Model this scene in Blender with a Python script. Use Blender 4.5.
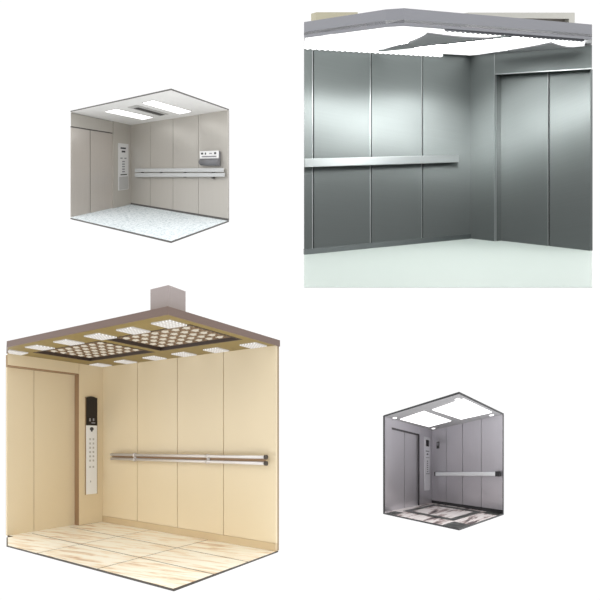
import bpy, bmesh, math, random
from mathutils import Vector, Matrix

random.seed(7)
for o in list(bpy.data.objects):
    bpy.data.objects.remove(o)
scene = bpy.context.scene
COL = scene.collection
H = 2.3

# ------------------------------------------------------------------ camera
cd = bpy.data.cameras.new('camera')
cd.sensor_width = 36.0
cd.sensor_fit = 'HORIZONTAL'
cd.lens = 27.0
cd.clip_end = 200
cam = bpy.data.objects.new('camera', cd)
cam.location = (0, 0, 0)
cam.rotation_euler = (math.pi / 2, 0, 0)
COL.objects.link(cam)
scene.camera = cam

# ------------------------------------------------------------------ world: a white photo studio
vs = scene.view_settings
vs.view_transform = 'Standard'
vs.look = 'None'
vs.exposure = 0.0
vs.gamma = 1.0
vs.use_curve_mapping = False

WORLD_FRONT = 1.03          # the white cyclorama the cabins stand before
# brightness of the rest of the studio by height: (sine of elevation, value)
WORLD_BANDS = [(-1.0, 1.4), (-0.45, 1.5), (-0.20, 1.3), (-0.05, 0.8), (0.05, 0.5), (0.20, 0.5),
               (0.30, 0.9), (0.40, 1.8), (0.55, 2.4), (0.75, 2.4), (0.9, 2.2), (1.0, 2.0)]

world = bpy.data.worlds.new('studio')
scene.world = world
world.use_nodes = True
wt = world.node_tree
wt.nodes.clear()
wo = wt.nodes.new('ShaderNodeOutputWorld')
bg = wt.nodes.new('ShaderNodeBackground')
tc = wt.nodes.new('ShaderNodeTexCoord')
sx = wt.nodes.new('ShaderNodeSeparateXYZ')
wt.links.new(tc.outputs['Generated'], sx.inputs[0])
mz = wt.nodes.new('ShaderNodeMapRange')
mz.inputs[1].default_value = -1
mz.inputs[2].default_value = 1
wt.links.new(sx.outputs['Z'], mz.inputs[0])
rz = wt.nodes.new('ShaderNodeValToRGB')
wt.links.new(mz.outputs[0], rz.inputs[0])
els = rz.color_ramp.elements
while len(els) < len(WORLD_BANDS):
    els.new(0.5)
for e, (s, v) in zip(els, WORLD_BANDS):
    e.position = (s + 1) / 2
for e, (s, v) in zip(els, WORLD_BANDS):
    e.color = (v / 3, v / 3, v / 3, 1)
my = wt.nodes.new('ShaderNodeMapRange')
my.interpolation_type = 'SMOOTHSTEP'
my.inputs[1].default_value = 0.42
my.inputs[2].default_value = 0.56
wt.links.new(sx.outputs['Y'], my.inputs[0])
mu = wt.nodes.new('ShaderNodeVectorMath')
mu.operation = 'SCALE'
mu.inputs['Scale'].default_value = 3.0
wt.links.new(rz.outputs[0], mu.inputs[0])
mx = wt.nodes.new('ShaderNodeMix')
mx.data_type = 'RGBA'
mx.clamp_factor = True
wt.links.new(my.outputs[0], mx.inputs[0])
wt.links.new(mu.outputs[0], mx.inputs[6])
mx.inputs[7].default_value = (WORLD_FRONT, WORLD_FRONT, WORLD_FRONT, 1)
wt.links.new(mx.outputs[2], bg.inputs[0])
bg.inputs[1].default_value = 1.0
wt.links.new(bg.outputs[0], wo.inputs[0])


# ------------------------------------------------------------------ materials
def lin(c):
    c = c / 255.0
    return c / 12.92 if c <= 0.04045 else ((c + 0.055) / 1.055) ** 2.4


def rgb(r, g, b):
    return (lin(r), lin(g), lin(b), 1.0)


def new_mat(name):
    m = bpy.data.materials.new(name)
    m.use_nodes = True
    nt = m.node_tree
    return m, nt, nt.nodes['Principled BSDF']


def mapping(nt, scale, rot=(0, 0, 0)):
    t = nt.nodes.new('ShaderNodeTexCoord')
    mp = nt.nodes.new('ShaderNodeMapping')
    mp.inputs['Scale'].default_value = scale
    mp.inputs['Rotation'].default_value = rot
    nt.links.new(t.outputs['Object'], mp.inputs[0])
    return mp


def plain(name, c, rough=0.5, metal=0.0, coat=0.0, var=0.04, scale=(6, 6, 6)):
    """paint, plastic or metal with a faint procedural unevenness"""
    m, nt, b = new_mat(name)
    mp = mapping(nt, scale)
    n = nt.nodes.new('ShaderNodeTexNoise')
    n.inputs['Scale'].default_value = 1.0
    n.inputs['Detail'].default_value = 3
    nt.links.new(mp.outputs[0], n.inputs[0])
    mixn = nt.nodes.new('ShaderNodeMix')
    mixn.data_type = 'RGBA'
    nt.links.new(n.outputs[0], mixn.inputs[0])
    mixn.inputs[6].default_value = tuple(x * (1 - var) for x in c[:3]) + (1,)
    mixn.inputs[7].default_value = tuple(min(1, x * (1 + var)) for x in c[:3]) + (1,)
    nt.links.new(mixn.outputs[2], b.inputs['Base Color'])
    b.inputs['Roughness'].default_value = rough
    b.inputs['Metallic'].default_value = metal
    b.inputs['Coat Weight'].default_value = coat
    b.inputs['Coat Roughness'].default_value = 0.2
    return m


def brushed(name, c, rough, metal, grain=0.06, vertical=True):
    """brushed sheet metal: fine streaks along the grain"""
    sc = (90, 90, 1.2) if vertical else (1.2, 1.2, 120)
    m = plain(name, c, rough, metal, var=grain, scale=sc)
    return m


def brushed_along(name, c, rough, along, aniso=0.9):
    """brushed sheet whose highlights smear along the given horizontal direction of the cabin"""
    m = plain(name, c, rough, 1.0, var=0.05, scale=(1.2, 1.2, 120))
    nt = m.node_tree
    b = nt.nodes['Principled BSDF']
    b.inputs['Anisotropic'].default_value = aniso
    cv = nt.nodes.new('ShaderNodeCombineXYZ')
    for i in range(3):
        cv.inputs[i].default_value = along[i]
    vt = nt.nodes.new('ShaderNodeVectorTransform')
    vt.vector_type = 'VECTOR'
    vt.convert_from = 'OBJECT'
    vt.convert_to = 'WORLD'
    nt.links.new(cv.outputs[0], vt.inputs[0])
    nt.links.new(vt.outputs[0], b.inputs['Tangent'])
    return m


def glow(name, c, strength, base=(0.8, 0.8, 0.8, 1)):
    m, nt, b = new_mat(name)
    b.inputs['Base Color'].default_value = base
    b.inputs['Emission Color'].default_value = c
    b.inputs['Emission Strength'].default_value = strength
    b.inputs['Roughness'].default_value = 0.6
    return m


def speckle_floor(name):
    m, nt, b = new_mat(name)
    mp = mapping(nt, (1, 1, 1))
    v = nt.nodes.new('ShaderNodeTexNoise')
    v.inputs['Scale'].default_value = 16
    v.inputs['Detail'].default_value = 6
    v.inputs['Roughness'].default_value = 0.8
    nt.links.new(mp.outputs[0], v.inputs[0])
    r = nt.nodes.new('ShaderNodeValToRGB')
    r.color_ramp.elements[0].position = 0.36
    r.color_ramp.elements[0].color = rgb(140, 158, 164)
    r.color_ramp.elements[1].position = 0.52
    r.color_ramp.elements[1].color = rgb(218, 224, 226)
    nt.links.new(v.outputs[0], r.inputs[0])
    nt.links.new(r.outputs[0], b.inputs['Base Color'])
    b.inputs['Roughness'].default_value = 0.5
    return m


def marble(name, light, veins, dark, angle, stretch, thr, fine=0.0, rough=0.3):
    """streaked marble: stretched noise through a colour ramp"""
    m, nt, b = new_mat(name)
    mp1 = mapping(nt, (1, 1, 1), (0, 0, angle))
    mp = nt.nodes.new('ShaderNodeMapping')
    mp.inputs['Scale'].default_value = stretch
    nt.links.new(mp1.outputs[0], mp.inputs[0])
    n = nt.nodes.new('ShaderNodeTexNoise')
    n.inputs['Scale'].default_value = 1.0
    n.inputs['Detail'].default_value = 7
    n.inputs['Roughness'].default_value = 0.62
    n.inputs['Distortion'].default_value = 0.5
    nt.links.new(mp.outputs[0], n.inputs[0])
    r = nt.nodes.new('ShaderNodeValToRGB')
    els = r.color_ramp.elements
    els[0].position = thr[0]
    els[0].color = dark
    els[1].position = thr[2]
    els[1].color = light
    e = els.new(thr[1])
    e.color = veins
    nt.links.new(n.outputs[0], r.inputs[0])
    nt.links.new(r.outputs[0], b.inputs['Base Color'])
    b.inputs['Roughness'].default_value = rough
    return m


def perforated(name, strength):
    """white lamp tile behind a small square grille"""
    m, nt, b = new_mat(name)
    mp = mapping(nt, (1, 1, 1))
    sxx = nt.nodes.new('ShaderNodeSeparateXYZ')
    nt.links.new(mp.outputs[0], sxx.inputs[0])
    outs = []
    for ax in 'XY':
        mul = nt.nodes.new('ShaderNodeMath')
        mul.operation = 'MULTIPLY'
        mul.inputs[1].default_value = 2 * math.pi / 0.04
        nt.links.new(sxx.outputs[ax], mul.inputs[0])
        s = nt.nodes.new('ShaderNodeMath')
        s.operation = 'SINE'
        nt.links.new(mul.outputs[0], s.inputs[0])
        outs.append(s)
    mxm = nt.nodes.new('ShaderNodeMath')
    mxm.operation = 'MINIMUM'
    nt.links.new(outs[0].outputs[0], mxm.inputs[0])
    nt.links.new(outs[1].outputs[0], mxm.inputs[1])
    r = nt.nodes.new('ShaderNodeValToRGB')
    r.color_ramp.elements[0].position = 0.0
    r.color_ramp.elements[0].color = (0.52, 0.49, 0.46, 1)
    r.color_ramp.elements[1].position = 0.25
    r.color_ramp.elements[1].color = (1, 1, 1, 1)
    nt.links.new(mxm.outputs[0], r.inputs[0])
    nt.links.new(r.outputs[0], b.inputs['Emission Color'])
    b.inputs['Emission Strength'].default_value = strength
    b.inputs['Base Color'].default_value = (0.25, 0.25, 0.25, 1)
    return m


MAT = {
    # pale nickel cabin
    'a_wall': brushed('pale_nickel', rgb(195, 191, 184), 0.42, 0.45, 0.05),
    'a_door': brushed('pale_nickel_door', rgb(205, 199, 193), 0.33, 0.6, 0.05),
    'a_gap': plain('panel_gap', rgb(96, 92, 90), 0.7),
    'a_ceiling': plain('ceiling_white', rgb(232, 231, 229), 0.6, var=0.01),
    'a_edge': plain('grey_edge', rgb(92, 90, 88), 0.5, 0.2),
    'a_floor': speckle_floor('speckled_vinyl'),
    'a_plate': brushed('satin_plate', rgb(226, 226, 226), 0.4, 0.3, 0.03),
    'a_rail': brushed('satin_rail', rgb(206, 208, 208), 0.4, 0.3, 0.02, False),
    'a_box_dark': plain('grey_plastic', rgb(120, 120, 124), 0.4),
    'white_plastic': plain('white_plastic', rgb(246, 246, 246), 0.4, var=0.01),
    'mark': plain('dark_mark', rgb(62, 62, 66), 0.5),
    'mark_soft': plain('grey_mark', rgb(140, 140, 144), 0.5),
    'vent_dark': plain('vent_dark', rgb(70, 68, 66), 0.7),
    'vent_grey': plain('vent_grey', rgb(190, 189, 187), 0.5, 0.2),
    'a_lamp': glow('lamp_white', (1, 1, 1, 1), 1.6),
    # dark steel cabin
    'b_wall': brushed_along('dark_brushed_steel', rgb(126, 132, 131), 0.52, (1, 0, 0)),
    'b_door': brushed_along('dark_brushed_door', rgb(126, 132, 131), 0.52, (-0.0158, 1, 0)),
    'b_gap': plain('black_gap', rgb(18, 20, 20), 0.6),
    'b_bright': brushed('polished_edge', rgb(176, 180, 180), 0.3, 0.8, 0.02),
    'b_rail': brushed('rail_steel', rgb(160, 165, 165), 0.4, 0.5, 0.03, False),
    'b_floor': plain('pale_floor', rgb(164, 173, 168), 0.5, var=0.015, scale=(2, 2, 2)),
    'b_fascia': brushed('fascia_steel', rgb(120, 121, 126), 0.45, 0.7, 0.05, False),
    'b_ceiling': plain('ceiling_grey', rgb(200, 200, 202), 0.5, 0.2),
    'b_skirt': brushed('skirting_steel', rgb(110, 116, 116), 0.4, 0.8, 0.04),
    'b_lamp': glow('lamp_cool', (1, 1, 1, 1), 1.0),
    'b_glow_bar_door': glow('added_glow_bar_door', (1, 1, 1, 1), 30.0),  # added emitter, no real fitting: gives the doors their bright band
    'b_glow_bar': glow('added_glow_bar', (1, 1, 1, 1), 9.0),  # added emitter, no real fitting: gives the steel wall its bright band
    'b_baffle': brushed('baffle_steel', rgb(138, 138, 141), 0.5, 0.4, 0.02, False),
    'roof_beige': plain('beige_paint', rgb(168, 163, 140), 0.6),
    'roof_pale': plain('pale_paint', rgb(172, 171, 164), 0.6),
    'roof_dark': plain('dark_recess', rgb(110, 105, 100), 0.6),
    # beige cabin
    'c_wall': plain('beige_laminate', rgb(226, 210, 178), 0.42, coat=0.25, var=0.02, scale=(2, 2, 1)),
    'c_gap': plain('brown_gap', rgb(150, 126, 92), 0.6),
    'c_jamb': plain('brown_jamb', rgb(158, 128, 98), 0.45, 0.2),
    'c_skirt': plain('beige_skirting', rgb(205, 184, 148), 0.5),
    'c_soffit': plain('olive_gold', rgb(138, 119, 68), 0.45, 0.2, var=0.06),
    'c_fascia': brushed('bronze_fascia', rgb(134, 116, 108), 0.35, 0.75, 0.05, False),
    'c_frame': plain('dark_bronze', rgb(62, 48, 40), 0.45, 0.2),
    'c_lattice': plain('bronze_lattice', rgb(140, 116, 92), 0.4, 0.3),
    'c_lattice_back': plain('lattice_back', rgb(112, 94, 66), 0.6),
    'c_star': glow('star_glow', (1.0, 0.93, 0.80, 1), 0.30, (0.36, 0.32, 0.25, 1)),
    'c_lamp': perforated('perforated_lamp', 0.72),
    'c_tile': marble('cream_marble', rgb(254, 251, 238), rgb(240, 222, 194), rgb(178, 134, 104),
                     math.radians(79), (2.0, 17.0, 1), (0.28, 0.42, 0.52)),
    'c_grout': plain('grout', rgb(84, 74, 62), 0.8),
    'c_edge': plain('dark_edge', rgb(70, 66, 62), 0.5, 0.2),
    'c_tube': brushed('rail_tube', rgb(222, 217, 214), 0.3, 0.45, 0.02),
    'c_cap': plain('rail_cap', rgb(84, 78, 74), 0.4, 0.5),
    'c_plate': plain('white_plate', rgb(238, 240, 243), 0.35, var=0.01),
    'c_display': plain('black_glass', rgb(20, 14, 14), 0.15),
    'c_red': glow('red_led', (0.5, 0.02, 0.02, 1), 0.25),
    'c_post': brushed('post_steel', rgb(160, 150, 148), 0.5, 0.3, 0.03),
    # grey cabin
    'd_wall': brushed('grey_steel', rgb(206, 204, 209), 0.38, 0.75, 0.05),
    'd_gap': plain('dark_gap', rgb(66, 64, 66), 0.6),
    'd_edge': plain('black_edge', rgb(44, 44, 46), 0.5),
    'd_ceiling': plain('ceiling_silver', rgb(176, 176, 178), 0.5, 0.2, var=0.01),
    'd_lamp': glow('lamp_panel', (1, 1, 1, 1), 1.4),
    'd_spot': glow('downlight_glow', (1, 1, 1, 1), 2.5),
    'd_ring': plain('downlight_ring', rgb(225, 225, 225), 0.4),
    'd_plate': brushed('control_plate', rgb(226, 226, 230), 0.4, 0.4, 0.03),
    'd_rail': brushed('bright_rail', rgb(235, 238, 240), 0.35, 0.4, 0.02, False),
    'd_marble': marble('white_marble', rgb(226, 219, 216), rgb(168, 146, 142), rgb(40, 34, 34),
                       math.radians(-4), (0.8, 7.0, 1), (0.40, 0.46, 0.50)),
    'd_granite': marble('dark_granite', rgb(96, 100, 94), rgb(40, 43, 40), rgb(24, 27, 25),
                        0.3, (9, 9, 1), (0.35, 0.48, 0.66)),
}


# ------------------------------------------------------------------ cabin frame and mesh helpers
class Cabin:
    """u runs along the left wall, v along the right wall, w upwards, all from the inner corner.
    The rooms flare: floor and ceiling slope along u and v (fu, fv / cu, cv), the plan is skewed by th."""

    def __init__(self, name, label, yaw, loc, th, fu, fv, cu, cv):
        self.k = (th, fu, fv, cu, cv)
        self.root = bpy.data.objects.new(name, None)
        self.root.empty_display_size = 0.3
        COL.objects.link(self.root)
        c, s = math.cos(yaw), math.sin(yaw)
        self.root.matrix_world = Matrix(((-c, s, 0, loc[0]), (-s, -c, 0, loc[1]), (0, 0, 1, loc[2]), (0, 0, 0, 1)))
        self.root['label'] = label
        self.root['category'] = 'elevator cabin'
        self.root['group'] = 'elevator cabins on the white background'

    def P(self, u, v, w):
        th, fu, fv, cu, cv = self.k
        t = w / H
        return Vector((u + v * math.sin(th), v * math.cos(th), w + (1 - t) * (fu * u + fv * v) + t * (cu * u + cv * v)))

    # --- shapes added to a bmesh
    def prism(self, bm, poly, w0, w1):
        a = [bm.verts.new(self.P(u, v, w0)) for u, v in poly]
        b = [bm.verts.new(self.P(u, v, w1)) for u, v in poly]
        n = len(poly)
        fs = [bm.faces.new(a[::-1]), bm.faces.new(b)]
        for i in range(n):
            fs.append(bm.faces.new((a[i], a[(i + 1) % n], b[(i + 1) % n], b[i])))
        return fs

    def box(self, bm, u, v, w, bev=0.0):
        """box between the two u, two v and two w values; w may be ((low, high) at v0, (low, high) at v1)"""
        before = set(bm.edges)
        if isinstance(w[0], tuple):
            ws = w
        else:
            ws = (w, w)
        vs_ = {}
        for i in (0, 1):
            for j in (0, 1):
                for k in (0, 1):
                    vs_[i, j, k] = bm.verts.new(self.P(u[i], v[j], ws[j][k]))
        for f in (((0, 0, 0), (0, 1, 0), (1, 1, 0), (1, 0, 0)), ((0, 0, 1), (1, 0, 1), (1, 1, 1), (0, 1, 1)),
                  ((0, 0, 0), (1, 0, 0), (1, 0, 1), (0, 0, 1)), ((0, 1, 0), (0, 1, 1), (1, 1, 1), (1, 1, 0)),
                  ((0, 0, 0), (0, 0, 1), (0, 1, 1), (0, 1, 0)), ((1, 0, 0), (1, 1, 0), (1, 1, 1), (1, 0, 1))):
            bm.faces.new([vs_[q] for q in f])
        if bev:
            es = [e for e in bm.edges if e not in before]
            bmesh.ops.bevel(bm, geom=es, offset=bev, segments=2, affect='EDGES', profile=0.5)

    def plate(self, bm, prof, v0, v1):
        """upright plate: an outline in (u, w) given depth from v0 to v1"""
        a = [bm.verts.new(self.P(u, v0, w)) for u, w in prof]
        b = [bm.verts.new(self.P(u, v1, w)) for u, w in prof]
        n = len(prof)
        bm.faces.new(a)
        bm.faces.new(b[::-1])
        for i in range(n):
            k = (i + 1) % n
            bm.faces.new((a[i], a[k], b[k], b[i]))

    def tube(self, bm, p, q, r, n=16):
        """round bar between two (u, v, w) points"""
        a, b = self.P(*p), self.P(*q)
        d = (b - a).normalized()
        x = d.cross(Vector((0, 0, 1))).normalized()
        y = d.cross(x)
        ra, rb = [], []
        for i in range(n):
            t = 2 * math.pi * i / n
            o = x * math.cos(t) * r + y * math.sin(t) * r
            ra.append(bm.verts.new(a + o))
            rb.append(bm.verts.new(b + o))
        bm.faces.new(ra)
        bm.faces.new(rb[::-1])
        for i in range(n):
            f = bm.faces.new((ra[i], rb[i], rb[(i + 1) % n], ra[(i + 1) % n]))
            f.smooth = True

    def disc(self, bm, u, v, w0, w1, r, n=20):
        self.prism(bm, [(u + r * math.cos(2 * math.pi * i / n), v + r * math.sin(2 * math.pi * i / n)) for i in range(n)], w0, w1)

    # --- one mesh object under the cabin (or under one of its parts)
    def part(self, name, mat, fill, parent=None, label=None):
        bm = bmesh.new()
        fill(bm)
        bmesh.ops.recalc_face_normals(bm, faces=bm.faces)
        me = bpy.data.meshes.new(name)
        bm.to_mesh(me)
        bm.free()
        me.materials.append(MAT[mat])
        o = bpy.data.objects.new(name, me)
        COL.objects.link(o)
        o.parent = parent or self.root
        if label:
            o['label'] = label
        return o

    def pbox(self, name, mat, u, v, w, parent=None, bev=0.0, label=None):
        return self.part(name, mat, lambda bm: self.box(bm, u, v, w, bev), parent, label)

    def pprism(self, name, mat, poly, w0, w1, parent=None, label=None):
        return self.part(name, mat, lambda bm: self.prism(bm, poly, w0, w1), parent, label)

    def strip(self, bm, pts, width, w0, w1):
        """upright band of the given thickness along an outer edge (points in order, thickness to the right)"""
        n = len(pts)
        offs = []
        for i in range(n):
            d = Vector((0, 0))
            for a, b in ((i - 1, i), (i, i + 1)):
                if 0 <= a and b < n:
                    e = Vector((pts[b][0] - pts[a][0], pts[b][1] - pts[a][1])).normalized()
                    d += Vector((e.y, -e.x))
            d = d.normalized()
            offs.append((pts[i][0] + d.x * width, pts[i][1] + d.y * width))
        for i in range(n - 1):
            self.prism(bm, [pts[i], pts[i + 1], offs[i + 1], offs[i]], w0, w1)


def square(u0, u1, v0, v1):
    return [(u0, v0), (u1, v0), (u1, v1), (u0, v1)]


# ================================================================== pale nickel cabin (top left)
A = Cabin('elevator_cabin', 'small pale nickel elevator cabin with white speckled floor and white double handrail',
          1.133, (-4.91, 13.072, 2.78), 0.2029, -0.3628, -0.2247, -0.1846, -0.1421)
AU, AV = 1.975, 3.99
A.pprism('floor', 'a_floor', [(-0.03, -0.1), (1.918, -0.1), (AU, 0.0), (AU, AV), (-0.03, AV)], -0.03, 0.0, label='white floor with pale blue grey speckles')
A.part('floor_edge', 'a_edge', lambda bm: A.strip(bm, [(AU, 0.0), (AU, AV), (-0.03, AV)], 0.010, -0.03, -0.002))
ac = A.pprism('ceiling', 'a_ceiling', [(-0.03, -0.1), (1.918, -0.1), (AU, 0.0), (AU, AV), (-0.03, AV)], H, H + 0.02, label='white ceiling')
A.part('ceiling_edge', 'a_edge', lambda bm: A.strip(bm, [(AU, 0.0), (AU, AV), (-0.03, AV)], 0.010, H + 0.001, H + 0.024))
A.pbox('wall_backing', 'a_gap', (-0.05, -0.03), (-0.03, AV), (0.0, H))
for v0, v1 in ((0.0, 0.925), (0.937, 1.923), (1.935, 2.928), (2.94, AV)):
    A.pbox('wall_panel', 'a_wall', (-0.03, 0.0), (v0, v1), (0.045, H))
A.pbox('skirting', 'a_edge', (-0.03, 0.008), (0.0, AV), (0.0, 0.045))
# door wall
A.pbox('return_panel', 'a_wall', (0.0, 0.635), (-0.1, 0.0), (0.0, H))
A.pprism('door_header', 'a_wall', [(0.637, -0.1), (1.918, -0.1), (1.958, -0.03), (0.637, -0.03)], 2.0, H - 0.01)
A.pbox('header_gap', 'a_gap', (0.637, 1.93), (-0.1, -0.05), (1.975, 2.0))
A.pbox('door_panel', 'a_door', (0.612, 1.355), (-0.09, -0.06), (0.0, 1.975))
A.pbox('door_panel', 'a_door', (1.37, 1.935), (-0.09, -0.06), (0.0, 1.975))
A.pbox('wall_backing', 'a_gap', (0.0, 1.905), (-0.12, -0.1), (0.0, H))
# control panel
cp = A.pbox('control_panel', 'a_plate', (0.105, 0.475), (0.0, 0.02), (0.45, 1.74), bev=0.006, label='pale vertical control panel')
A.pbox('display', 'mark', (0.21, 0.40), (0.018, 0.026), (1.585, 1.63), cp)
A.pbox('display', 'mark', (0.23, 0.36), (0.018, 0.026), (1.49, 1.54), cp)
for u0, u1 in ((0.19, 0.26), (0.33, 0.41)):
    A.pbox('indicator', 'mark_soft', (u0, u1), (0.018, 0.026), (1.315, 1.345), cp)
for i in range(5):
    w = 1.237 - i * 0.07
    A.pbox('button', 'mark_soft', (0.25, 0.345), (0.018, 0.028), (w - 0.016, w + 0.016), cp)
A.pbox('indicator', 'mark', (0.17, 0.40), (0.018, 0.026), (0.862, 0.89), cp)
A.pbox('key_cover', 'vent_grey', (0.13, 0.45), (0.018, 0.025), (0.47, 0.82), cp)
# handrail: two flat bars
hr = A.pbox('handrail', 'a_rail', (0.055, 0.085), (0.30, 3.90), ((0.947, 1.045), (1.013, 1.095)), bev=0.006, label='upper flat white rail bar')
hr2 = A.pbox('handrail', 'a_rail', (0.055, 0.085), (0.30, 3.93), ((0.807, 0.919), (0.915, 0.992)), bev=0.006, label='lower flat white rail bar')
for v in (0.6, 1.45, 2.45, 3.5):
    A.pbox('rail_bracket', 'a_edge', (0.0, 0.056), (v - 0.03, v + 0.03), (0.86, 1.02), hr)
# wall box with a white face and a grey curved lower half
pb = A.pbox('wall_phone_box', 'a_box_dark', (0.0, 0.07), (3.08, 3.74), (1.14, 1.45), bev=0.01, label='wall box with white face and dark grey curved shell')


def phone_shell(bm):
    n = 8
    rows = []
    for i in range(n + 1):
        t = math.pi / 2 * i / n
        rows.append((0.07 + 0.07 * math.sin(t) * 1.0, 1.30 - 0.155 * (1 - math.cos(t)) - 0.0))
    prof = [(0.07, 1.30)] + [(0.07 + 0.075 * math.sin(math.pi * i / 10), 1.30 - 0.155 * i / 10) for i in range(1, 10)] + [(0.07, 1.145)]
    a = [bm.verts.new(A.P(u, 3.08, w)) for u, w in prof]
    b = [bm.verts.new(A.P(u, 3.74, w)) for u, w in prof]
    for i in range(len(prof) - 1):
        bm.faces.new((a[i], a[i + 1], b[i + 1], b[i])).smooth = True
    bm.faces.new(a)
    bm.faces.new(b[::-1])


A.part('shell', 'a_box_dark', phone_shell, pb)
A.pbox('face_plate', 'white_plastic', (0.065, 0.10), (3.08, 3.74), (1.295, 1.46), pb, bev=0.008, label='white face plate')
for v0, v1, w0, w1, mname in ((3.13, 3.21, 1.385, 1.425, 'mark'), (3.27, 3.315, 1.38, 1.425, 'mark'), (3.43, 3.52, 1.39, 1.415, 'mark_soft'),
                              (3.60, 3.67, 1.385, 1.425, 'mark'), (3.16, 3.68, 1.325, 1.35, 'mark_soft')):
    A.pbox('face_mark', mname, (0.099, 0.104), (v0, v1), (w0, w1), pb)
# ceiling lamps and vent
for quad in (((1.55, 0.97), (1.57, 1.47), (0.44, 1.56), (0.40, 1.08)), ((1.62, 2.61), (1.65, 3.02), (0.41, 3.06), (0.37, 2.59))):
    cx = sum(q[0] for q in quad) / 4
    cy = sum(q[1] for q in quad) / 4
    big = [(cx + (u - cx) * 1.03, cy + (v - cy) * 1.06) for u, v in quad]
    fr = A.pprism('ceiling_light', 'vent_grey', big, H - 0.01, H + 0.005)
    A.pprism('diffuser', 'a_lamp', quad, H - 0.018, H - 0.005, fr, label='glowing white diffuser')
vt = A.pprism('ceiling_vent', 'vent_grey', [(1.54, 1.90), (1.56, 2.28), (0.48, 2.26), (0.46, 1.88)], H - 0.015, H + 0.005, label='grey vent plate')
A.pprism('vent_slot', 'vent_dark', [(1.40, 1.97), (1.41, 2.16), (0.52, 2.16), (0.51, 1.97)], H - 0.02, H - 0.01, vt, label='dark vent slot')

# ================================================================== dark steel cabin (top right)
B = Cabin('elevator_cabin', 'large dark brushed steel elevator cabin with plain pale green floor',
          0.3919, (2.134, 5.64, 0.771), -0.0158, -0.1281, -0.2122, -0.161, -0.4387)
BU, BV = 2.263, 1.538
B.pprism('floor', 'b_floor', [(-0.17, -0.04), (2.245, -0.04), (BU, 0.0), (2.48, 0.493), (2.899, 1.447), (1.324, 2.44), (0.511, 1.886), (0.0, BV), (-0.17, BV - 0.12)],
         -0.006, 0.0, label='plain pale green grey floor')
B.pbox('wall_backing', 'b_gap', (0.0, 2.236), (-0.06, -0.03), (0.0, H))
for u0, u1 in ((-0.03, 0.721), (0.741, 1.43), (1.45, 2.145), (2.165, BU)):
    B.pprism('wall_panel', 'b_wall', [(u0, -0.03), (min(u1, 2.25), -0.03), (u1, 0.0), (u0, 0.0)], 0.06, H)
    if u0 > 0:
        B.pbox('panel_trim', 'b_bright', (u0 - 0.003, u0 + 0.004), (-0.03, 0.003), (0.06, H), label='thin polished panel edge')
B.pbox('skirting', 'b_skirt', (0.0, 2.255), (-0.03, 0.012), (0.0, 0.06))
# door wall
B.pbox('return_panel', 'b_door', (-0.25, 0.0), (0.0, 0.384), (0.0, H))
B.pprism('door_header', 'b_door', [(-0.14, 0.388), (0.0, 0.388), (0.0, BV), (-0.14, 1.44)], 2.045, H)
B.pprism('header_lip', 'b_bright', [(-0.05, 0.388), (0.004, 0.388), (0.004, BV), (-0.05, 1.50)], 2.035, 2.045)
B.pbox('corner_trim', 'b_bright', (-0.03, 0.003), (0.379, 0.386), (0.0, H), label='thin polished corner edge')
B.pbox('door_panel', 'b_door', (-0.13, -0.10), (0.30, 1.007), (0.0, 2.04))
B.pbox('door_panel', 'b_door', (-0.13, -0.10), (1.020, 1.455), (0.0, 2.04))
B.pbox('door_trim', 'b_bright', (-0.13, -0.096), (1.000, 1.007), (0.0, 2.04), label='thin polished door edge')
B.pbox('wall_backing', 'b_gap', (-0.17, -0.141), (-0.06, 1.42), (0.0, H))
# handrail
rb = B.pbox('handrail', 'b_rail', (0.247, 2.285), (0.05, 0.075), (0.962, 1.055), bev=0.005, label='flat brushed rail along the left wall')
for u in (0.45, 1.1, 1.75):
    B.pbox('rail_bracket', 'b_skirt', (u - 0.03, u + 0.03), (0.0, 0.052), (0.98, 1.04), rb)
# ceiling
CP = [(-0.17, -0.06), (2.236, -0.06), (BU, 0.0), (2.56, 0.675), (2.335, 1.625), (2.257, 1.735), (0.45, 1.845), (0.0, BV), (-0.17, BV - 0.12)]
B.pprism('ceiling', 'b_ceiling', CP, H + 0.02, H + 0.05)
B.part('fascia', 'b_fascia', lambda bm: B.strip(bm, [(2.56, 0.675), (2.335, 1.625), (2.257, 1.735), (0.45, 1.845)][::-1], 0.03, H - 0.005, H + 0.15),
       label='grey steel fascia round the ceiling')
lampA = B.pprism('ceiling_light', 'b_lamp', [(1.38, 0.06), (2.28, 0.06), (2.53, 0.66), (2.31, 1.60), (2.22, 1.68), (1.27, 1.74)], H - 0.012, H + 0.02, label='glowing white panel nearer the front')
lampB = B.pprism('ceiling_light', 'b_lamp', [(0.06, 0.06), (1.34, 0.06), (1.23, 1.74), (0.45, 1.78), (0.05, 1.50)], H - 0.012, H + 0.02, label='glowing white panel above the doors')
for p0, p1, par in ((0.45, 1.32, lampB), (1.66, 2.44, lampA)):
    B.part('added_glow_bar', 'b_glow_bar', lambda bm: B.box(bm, (p0, p1), (0.62, 0.98), (H - 0.035, H - 0.01), 0.006), par)  # added glowing bars, white on the white panels, reflected as the wall's band
B.part('added_glow_bar', 'b_glow_bar_door', lambda bm: B.box(bm, (0.90, 1.22), (0.99, 1.66), (H - 0.034, H - 0.009), 0.006), lampB)  # stronger added glowing bar, placed for the reflection in the doors
B.pprism('light_seam', 'b_skirt', [(1.34, 0.06), (1.38, 0.06), (1.27, 1.74), (1.23, 1.74)], H - 0.03, H + 0.02)


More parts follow.
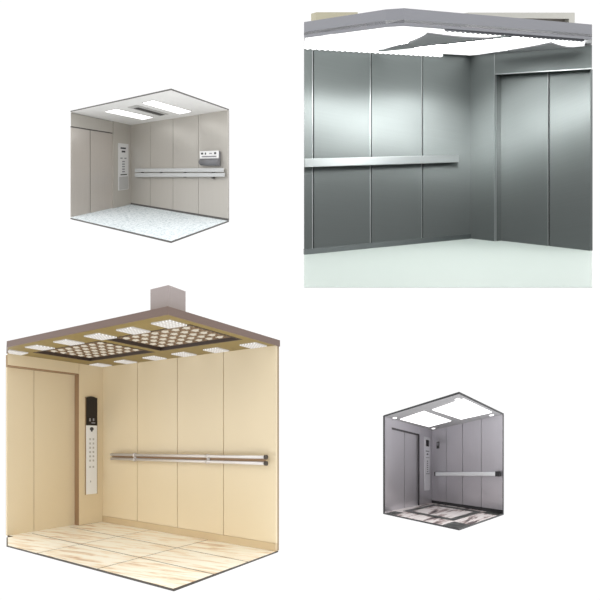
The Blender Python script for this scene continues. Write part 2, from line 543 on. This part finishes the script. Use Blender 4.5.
def baffle(p0, p1, p2, drop):
    """curved triangular sheet hanging below a light panel: straight along p0-p1, bowed towards p2"""
    def fill(bm):
        n, m = 14, 8
        grid = []
        for i in range(n + 1):
            t = i / n
            base = (p0[0] + (p1[0] - p0[0]) * t, p0[1] + (p1[1] - p0[1]) * t)
            s = math.sin(t * math.pi / 2)
            end = (p0[0] + (p2[0] - p0[0]) * t + (p1[0] - p0[0]) * (s - t) * 0.35, p0[1] + (p2[1] - p0[1]) * t + (p1[1] - p0[1]) * (s - t) * 0.35)
            row = []
            for j in range(m + 1):
                q = j / m
                sag = drop * math.sin(math.pi * q) * s
                row.append((base[0] + (end[0] - base[0]) * q, base[1] + (end[1] - base[1]) * q, H - 0.016 - sag))
            grid.append(row)
        vt_ = [[bm.verts.new(B.P(*x)) for x in r] for r in grid[1:]]
        tip = bm.verts.new(B.P(*grid[0][0]))
        for j in range(m):
            bm.faces.new((tip, vt_[0][j], vt_[0][j + 1])).smooth = True
        for i in range(n - 1):
            for j in range(m):
                bm.faces.new((vt_[i][j], vt_[i + 1][j], vt_[i + 1][j + 1], vt_[i][j + 1])).smooth = True
    return fill


def solid(o, t):
    md = o.modifiers.new('thickness', 'SOLIDIFY')
    md.thickness = t


for pts, par in ((((1.42, 0.24), (1.25, 1.60), (1.93, 1.58)), lampA), (((0.12, 0.28), (0.06, 1.42), (0.62, 1.60)), lampB)):
    solid(B.part('light_baffle', 'b_baffle', baffle(*pts, 0.015), par, label='curved grey metal baffle under the light'), 0.006)


def scallops(bm, p, q, w0, w1, n, width):
    """row of small rounded lobes hanging along a line"""
    for i in range(n):
        t0, t1 = i / n, (i + 1) / n
        a = (p[0] + (q[0] - p[0]) * t0, p[1] + (q[1] - p[1]) * t0)
        b = (p[0] + (q[0] - p[0]) * t1, p[1] + (q[1] - p[1]) * t1)
        c = ((a[0] + b[0]) / 2, (a[1] + b[1]) / 2)
        prof = [(a, w1), (a, w0 + 0.012), (c, w0), (b, w0 + 0.012), (b, w1)]
        f1 = [bm.verts.new(B.P(x[0], x[1], w)) for x, w in prof]
        f2 = [bm.verts.new(B.P(x[0] + width[0], x[1] + width[1], w)) for x, w in prof]
        bm.faces.new(f1)
        bm.faces.new(f2[::-1])
        for k in range(5):
            bm.faces.new((f1[k], f1[(k + 1) % 5], f2[(k + 1) % 5], f2[k]))


B.part('light_strip', 'b_lamp', lambda bm: scallops(bm, (BU, 0.004), (0.45, 0.004), H - 0.05, H - 0.005, 26, (0.0, 0.02)), label='scalloped light strip above the left wall')
B.part('light_strip', 'b_fascia', lambda bm: scallops(bm, (1.9, 1.735), (0.5, 1.80), H - 0.03, H - 0.003, 30, (0.0, 0.015)), label='toothed strip under the front fascia')
# things standing on the roof
rbx = B.part('roof_box', 'roof_beige', lambda bm: B.plate(bm, [(2.355, 2.36), (2.355, 2.590), (1.905, 2.629), (1.905, 2.36)], 0.38, 0.5))


def free_thing(o, name, label, cat):
    """turn a mesh built in a cabin's frame into a thing of its own"""
    mw = o.parent.matrix_world.copy()
    o.parent = None
    o.matrix_world = mw
    o.name = name
    o['label'] = label
    o['category'] = cat
    return o


free_thing(rbx, 'roof_box', 'flat beige box on the roof of the dark steel cabin', 'roof box')
rfr = B.part('duct_frame', 'roof_pale', lambda bm: [B.plate(bm, p, 1.16, 1.24) for p in (
    [(-0.178, 2.640), (1.206, 2.535), (1.206, 2.589), (-0.178, 2.712)], [(-0.178, 2.36), (-0.095, 2.36), (-0.095, 2.634), (-0.178, 2.640)],
    [(1.13, 2.36), (1.206, 2.36), (1.206, 2.535), (1.13, 2.541)], [(-0.095, 2.36), (1.13, 2.36), (1.13, 2.39), (-0.095, 2.39)])])
rin = B.part('recess', 'roof_dark', lambda bm: B.plate(bm, [(-0.095, 2.39), (1.13, 2.39), (1.13, 2.541), (-0.095, 2.634)], 1.17, 1.19), rfr, label='dark recess of the frame')
free_thing(rfr, 'duct_frame', 'pale rectangular frame with dark recess on the dark steel cabin roof', 'frame')

# ================================================================== beige cabin (bottom left)
C = Cabin('elevator_cabin', 'large beige elevator cabin with cream marble tiles and gold lattice ceiling',
          1.0209, (-2.933, 6.695, -3.296), -0.0019, 0.2712, 0.1485, 0.2553, 0.1552)
CV = 3.118
FP = [(-0.03, -0.14), (1.25, -0.14), (1.318, 0.0), (1.529, 0.442), (1.533, 3.143), (-0.03, 3.12)]
fl = C.pprism('floor', 'c_grout', FP, -0.012, -0.0015, label='floor slab under the marble tiles')
C.part('floor_edge', 'c_edge', lambda bm: C.strip(bm, [(1.318, 0.0), (1.529, 0.442), (1.533, 3.143), (-0.03, 3.12)], 0.010, -0.012, 0.001))
us = (0.0, 0.512, 1.025, 1.527)
vs3 = (0.0, 1.045, 2.095, 3.13)
g = 0.008
for i in range(3):
    for j in range(3):
        poly = square(us[i] + g, us[i + 1] - g, vs3[j] + g, vs3[j + 1] - g)
        if i == 2 and j == 0:
            poly = [(us[2] + g, g), (1.318, g), (1.525, 0.442), (1.525, vs3[1] - g), (us[2] + g, vs3[1] - g)]
        C.pprism('floor_tile', 'c_tile', poly, -0.0014, 0.0005)
C.pbox('floor_tile', 'c_tile', (0.38, 1.25), (-0.13, 0.004), (-0.0014, 0.0005), label='marble sill before the doors')
C.pbox('wall_backing', 'c_gap', (-0.06, -0.03), (-0.03, CV), (0.0, H))
for v0, v1 in ((0.0, 0.765), (0.775, 1.553), (1.563, 2.341), (2.351, CV)):
    C.pbox('wall_panel', 'c_wall', (-0.03, 0.0), (v0, v1), (0.09, H))
C.pbox('skirting', 'c_skirt', (-0.03, 0.006), (0.0, CV), (0.0, 0.088))
C.pbox('return_panel', 'c_wall', (0.0, 0.377), (-0.13, 0.0), (0.0, H))
C.pbox('door_jamb', 'c_jamb', (0.372, 0.381), (-0.13, -0.001), (0.0, 2.15), label='brown door jamb')
C.pprism('door_header', 'c_wall', [(0.381, -0.13), (1.254, -0.13), (1.318, 0.0), (0.381, 0.0)], 2.155, H)
C.pprism('header_lip', 'c_jamb', [(0.381, -0.10), (1.27, -0.10), (1.316, -0.001), (0.381, -0.001)], 2.142, 2.155, label='brown lip under the door header')
C.pbox('door_panel', 'c_wall', (0.36, 0.942), (-0.12, -0.10), (0.0, 2.14))
C.pbox('door_panel', 'c_wall', (0.949, 1.275), (-0.12, -0.10), (0.0, 2.14))
C.pbox('wall_backing', 'c_gap', (0.0, 1.26), (-0.16, -0.13), (0.0, H))
# control panel: black display with a rounded top over a white plate
cpl = C.pbox('control_panel', 'c_plate', (0.107, 0.278), (0.0, 0.018), (0.43, 1.43), bev=0.004, label='tall white control panel with black display')


def arch(u0, u1, w0, w1, rise, v0, v1):
    def fill(bm):
        prof = [(u0, w0), (u1, w0)] + [(u1 + (u0 - u1) * i / 10, w1 - rise + rise * math.sin(math.pi * i / 10)) for i in range(11)]
        a = [bm.verts.new(C.P(u, v0, w)) for u, w in prof]
        b = [bm.verts.new(C.P(u, v1, w)) for u, w in prof]
        bm.faces.new(a)
        bm.faces.new(b[::-1])
        for i in range(len(prof)):
            k = (i + 1) % len(prof)
            bm.faces.new((a[i], a[k], b[k], b[i]))
    return fill


dsp = C.part('display', 'c_display', arch(0.107, 0.278, 1.425, 1.845, 0.022, 0.0, 0.022), cpl, label='black glass display')
for u0, u1, w0, w1 in ((0.155, 0.178, 1.49, 1.53), (0.21, 0.236, 1.485, 1.53), (0.14, 0.20, 1.455, 1.47)):
    C.pbox('indicator', 'mark_soft', (u0, u1), (0.021, 0.024), (w0, w1), cpl)
C.pbox('panel_side', 'c_gap', (0.278, 0.286), (0.0, 0.014), (0.425, 1.83), cpl)
C.pbox('panel_side', 'c_gap', (0.099, 0.107), (0.0, 0.014), (0.425, 1.83), cpl)


def emblem(bm):
    prof = [(0.193 + 0.03 * math.cos(t), 1.375 + 0.026 * math.sin(t)) for t in [2 * math.pi * i / 16 for i in range(16)]]
    for pr in (prof, [(0.182, 1.335), (0.204, 1.335), (0.204, 1.352), (0.182, 1.352)]):
        a = [bm.verts.new(C.P(u, 0.017, w)) for u, w in pr]
        b = [bm.verts.new(C.P(u, 0.021, w)) for u, w in pr]
        bm.faces.new(a)
        bm.faces.new(b[::-1])
        for i in range(len(pr)):
            k = (i + 1) % len(pr)
            bm.faces.new((a[i], a[k], b[k], b[i]))


C.part('keyhole', 'mark', emblem, cpl)
for r in range(7):
    w = 1.225 - r * 0.062 - (0.03 if r == 6 else 0)
    for u in (0.168, 0.22):
        C.pbox('button', 'vent_grey', (u - 0.012, u + 0.012), (0.016, 0.024), (w - 0.014, w + 0.014), cpl, bev=0.003)
C.pbox('indicator', 'mark_soft', (0.205, 0.215), (0.016, 0.02), (0.60, 0.625), cpl)
# twin tube handrail
for i, (wa, wb) in enumerate(((1.007, 1.052), (0.947, 0.983))):
    t = C.part('handrail', 'c_tube', lambda bm: C.tube(bm, (0.07, 0.288, wa), (0.07, 3.018, wb), 0.018), label=('upper' if i == 0 else 'lower') + ' steel rail tube')
    C.part('end_cap', 'c_cap', lambda bm: C.tube(bm, (0.07, 3.015, wb), (0.07, 3.045, wb), 0.024), t, label='dark end cap')
    for v in (0.80, 2.16):
        w = wa + (wb - wa) * (v - 0.288) / 2.73
        C.part('rail_collar', 'c_tube', lambda bm: C.tube(bm, (0.07, v - 0.018, w), (0.07, v + 0.018, w), 0.027), t)
        if i == 0:
            C.part('rail_bracket', 'c_tube', lambda bm: C.tube(bm, (0.0, v, w - 0.03), (0.07, v, w - 0.03), 0.018), t)
web = C.pbox('rail_web', 'c_jamb', (0.045, 0.055), (0.29, 3.01), ((0.95, 1.0), (0.99, 1.045)))
# ceiling
CC = [(-0.06, -0.14), (1.25, -0.14), (1.318, 0.0), (1.521, 0.436), (1.55, 3.09), (0.0, 3.122), (-0.06, 3.122)]
COFFERS = ((0.43, 1.19, 0.34, 1.63), (0.45, 1.21, 1.76, 3.00))


def soffit(bm):
    """soffit slab with two rectangular coffers left open"""
    for poly in ([(-0.06, -0.14), (1.25, -0.14), (1.318, 0.0), (1.476, 0.34), (-0.06, 0.34)],
                 [(-0.06, 1.63), (1.534, 1.63), (1.536, 1.76), (-0.06, 1.76)],
                 [(-0.06, 3.00), (1.549, 3.00), (1.55, 3.09), (0.0, 3.122), (-0.06, 3.122)],
                 [(-0.06, 0.34), (0.43, 0.34), (0.43, 1.63), (-0.06, 1.63)], [(1.19, 0.34), (1.476, 0.34), (1.521, 0.436), (1.534, 1.63), (1.19, 1.63)],
                 [(-0.06, 1.76), (0.45, 1.76), (0.45, 3.00), (-0.06, 3.00)], [(1.21, 1.76), (1.536, 1.76), (1.549, 3.00), (1.21, 3.00)]):
        C.prism(bm, poly, H, H + 0.06)


C.part('ceiling', 'c_soffit', soffit, label='olive gold ceiling soffit')
C.part('fascia', 'c_fascia', lambda bm: C.strip(bm, [(1.318, 0.0), (1.521, 0.436), (1.55, 3.09), (-0.06, 3.122)][::1], 0.012, H - 0.004, H + 0.066),
       label='bronze fascia round the ceiling')
for v in (0.74, 1.31, 1.86, 2.37, 2.86):
    C.pprism('ceiling_light', 'c_lamp', [(1.43, v - 0.12), (1.42, v + 0.11), (1.215, v + 0.11), (1.225, v - 0.12)], H - 0.012, H, label='white perforated light tile')
C.pprism('ceiling_light', 'c_lamp', [(1.395, 0.17), (1.43, 0.28), (1.215, 0.28), (1.19, 0.06), (1.33, 0.06)], H - 0.012, H, label='white perforated light tile at the left corner')
for v in (0.17, 0.72, 1.30, 1.84, 2.37, 2.92):
    C.pprism('ceiling_light', 'c_lamp', [(0.25, v - 0.12), (0.26, v + 0.11), (0.05, v + 0.11), (0.04, v - 0.12)], H - 0.012, H, label='white perforated light tile')
for (u0, u1, v0, v1) in COFFERS:
    def frame(bm):
        for uu, vv in (((u0, u0 + 0.02), (v0, v1)), ((u1 - 0.02, u1), (v0, v1)), ((u0 + 0.02, u1 - 0.02), (v0, v0 + 0.02)), ((u0 + 0.02, u1 - 0.02), (v1 - 0.02, v1))):
            C.box(bm, uu, vv, (H - 0.004, H + 0.06))
    lat = C.part('ceiling_lattice', 'c_frame', frame, label='recessed lattice light panel with dark bronze frame')
    C.pprism('backing', 'c_lattice_back', square(u0 + 0.02, u1 - 0.02, v0 + 0.02, v1 - 0.02), H + 0.05, H + 0.06, lat)
    a0, a1, b0, b1 = u0 + 0.02, u1 - 0.02, v0 + 0.02, v1 - 0.02

    def bars(bm):
        for i in range(7):
            uu = a0 + (a1 - a0) * i / 6
            C.box(bm, (max(a0, uu - 0.010), min(a1, uu + 0.010)), (b0, b1), (H + 0.034, H + 0.05))
        for j in range(9):
            vv = b0 + (b1 - b0) * j / 8
            C.box(bm, (a0, a1), (max(b0, vv - 0.010), min(b1, vv + 0.010)), (H + 0.035, H + 0.05))
    C.part('lattice_bars', 'c_lattice', bars, lat)

    def star(cu, cvv):
        def fill(bm):
            pr = []
            for k in range(8):
                t = math.pi * k / 4
                r = 0.062 if k % 2 == 0 else 0.018
                pr.append((cu + r * math.cos(t), cvv + r * 1.15 * math.sin(t)))
            base = [bm.verts.new(C.P(u, v, H + 0.042)) for u, v in pr]
            tip = bm.verts.new(C.P(cu, cvv, H + 0.022))
            top = bm.verts.new(C.P(cu, cvv, H + 0.048))
            for k in range(8):
                bm.faces.new((base[k], base[(k + 1) % 8], tip))
                bm.faces.new((base[(k + 1) % 8], base[k], top))
        return fill
    for i in range(6):
        for j in range(8):
            C.part('star_lamp', 'c_star', star(a0 + (a1 - a0) * (i + 0.5) / 6, b0 + (b1 - b0) * (j + 0.5) / 8), lat)
po = C.pbox('roof_post', 'c_post', (1.244, 1.45), (2.755, 2.985), (H + 0.03, 2.595), bev=0.004)
free_thing(po, 'roof_post', 'short grey brown square post on the roof corner of the beige cabin', 'post')

# ================================================================== grey cabin (bottom right)
D = Cabin('elevator_cabin', 'smallest grey steel elevator cabin with black and white marble floor and black edges',
          0.8444, (4.189, 14.278, -6.437), 0.3691, 0.2429, 0.2895, 0.3466, 0.4213)
DU, DV = 2.905, 2.615
e = 0.014
D.pprism('floor', 'd_marble', [(-0.04, -0.12), (2.76, -0.12), (DU, 0.0), (DU, DV), (-0.04, DV)], -0.025, 0.0, label='white marble floor with dark streaks')
inlay = D.part('floor_border', 'd_granite', lambda bm: [D.box(bm, uu, vv, (0.0, 0.006)) for uu, vv in
               (((0.24, 2.16), (0.22, 0.40)), ((0.24, 2.16), (1.86, 2.06)), ((0.20, 0.42), (0.40, 1.86)), ((1.96, 2.18), (0.40, 1.86)))],
               label='dark granite border on the floor')
for sq in (square(2.25, 2.88, 2.12, 2.60), square(0.02, 0.40, 2.12, 2.60), square(2.40, 2.88, 0.06, 0.40)):
    D.pprism('floor_corner', 'd_granite', sq, 0.0, 0.005, label='dark granite corner tile')
D.part('floor_edge', 'd_edge', lambda bm: D.strip(bm, [(DU, 0.0), (DU, DV), (-0.04, DV)], e, -0.025, 0.006))
D.pbox('wall_backing', 'd_gap', (-0.06, -0.03), (-0.03, DV), (0.0, H))
for v0, v1 in ((0.0, 0.596), (0.610, 1.235), (1.249, 1.909), (1.923, DV)):
    D.pbox('wall_panel', 'd_wall', (-0.03, 0.0), (v0, v1), (0.085, H))
D.pbox('skirting', 'd_edge', (-0.03, 0.01), (0.0, DV), (0.0, 0.085), label='dark skirting')
D.pbox('return_panel', 'd_wall', (0.0, 0.853), (-0.10, 0.0), (0.0, H))
D.pprism('return_panel', 'd_wall', [(2.50, -0.10), (2.785, -0.10), (DU, 0.0), (2.50, 0.0)], 0.0, H)
D.pbox('door_header', 'd_wall', (0.853, 2.50), (-0.10, -0.012), (2.085, H))
D.pbox('header_lip', 'd_gap', (0.853, 2.50), (-0.09, -0.006), (2.05, 2.085))
D.pbox('door_panel', 'd_wall', (0.82, 1.70), (-0.085, -0.06), (0.0, 2.05))
D.pbox('door_panel', 'd_wall', (1.722, 2.50), (-0.085, -0.06), (0.0, 2.05))
D.pbox('door_jamb', 'd_gap', (0.85, 0.868), (-0.085, 0.002), (0.0, 2.05), label='dark door jamb edge')
D.pbox('wall_backing', 'd_gap', (0.0, 2.75), (-0.13, -0.10), (0.0, H))
D.pbox('corner_edge', 'd_edge', (DU - 0.03, DU + 0.012), (-0.03, 0.012), (-0.02, H + 0.02), label='black upright edge')
D.pbox('corner_edge', 'd_edge', (-0.05, 0.012), (DV, DV + 0.015), (-0.02, H + 0.02), label='black upright edge')
# control panel
dp = D.pbox('control_panel', 'd_plate', (0.185, 0.555), (0.0, 0.03), (0.42, 2.045), bev=0.01, label='tall pale control panel with black display')
D.pbox('display', 'c_display', (0.27, 0.46), (0.028, 0.04), (1.76, 1.95), dp, label='small black display')
for u0, u1, w0, w1, mn in ((0.26, 0.47, 1.59, 1.63, 'mark_soft'), (0.32, 0.42, 1.50, 1.545, 'mark'), (0.24, 0.47, 1.41, 1.425, 'mark_soft'), (0.24, 0.47, 0.915, 0.935, 'mark_soft')):
    D.pbox('indicator', mn, (u0, u1), (0.028, 0.038), (w0, w1), dp)
for i in range(6):
    w = 1.31 - i * 0.064
    D.pbox('button', 'mark', (0.34, 0.395), (0.028, 0.042), (w - 0.012, w + 0.012), dp)
sg = D.pbox('wall_plate', 'd_gap', (0.0, 0.02), (0.21, 0.31), (1.70, 1.905), label='small dark plate on the right wall')
D.pbox('plate_inset', 'mark_soft', (0.018, 0.026), (0.225, 0.295), (1.79, 1.88), sg)
# handrail
dr = D.pbox('handrail', 'd_rail', (0.055, 0.09), (0.19, 2.42), ((0.86, 0.975), (0.876, 0.968)), bev=0.012, label='flat bright rail on the right wall')
D.pbox('end_cap', 'd_edge', (0.0, 0.095), (2.41, 2.56), (0.862, 0.982), dr, bev=0.006, label='black square end cap')
D.pbox('end_cap', 'd_gap', (0.0, 0.092), (0.15, 0.20), (0.855, 0.98), dr, bev=0.006)
# ceiling
D.pprism('ceiling', 'd_ceiling', [(-0.04, -0.12), (2.76, -0.12), (DU, 0.0), (DU, DV), (-0.04, DV)], H, H + 0.02, label='silver grey ceiling')
D.part('ceiling_edge', 'd_edge', lambda bm: D.strip(bm, [(DU, 0.0), (DU, DV), (-0.04, DV)], e, H - 0.012, H + 0.024), label='black ceiling edge')
for quad in (((2.24, 0.16), (2.34, 1.165), (0.67, 1.17), (0.60, 0.24)), ((2.27, 1.42), (2.42, 2.50), (0.54, 2.49), (0.58, 1.48))):
    D.pprism('ceiling_light', 'd_lamp', quad, H - 0.015, H + 0.002, label='large glowing white ceiling panel')
for u, v in ((2.51, 0.14), (2.54, 2.38), (0.235, 2.355), (0.26, 0.22)):
    r = D.part('downlight', 'd_ring', lambda bm: D.disc(bm, u, v, H - 0.012, H, 0.085))
    D.part('lens', 'd_spot', lambda bm: D.disc(bm, u, v, H - 0.016, H - 0.010, 0.06), r)
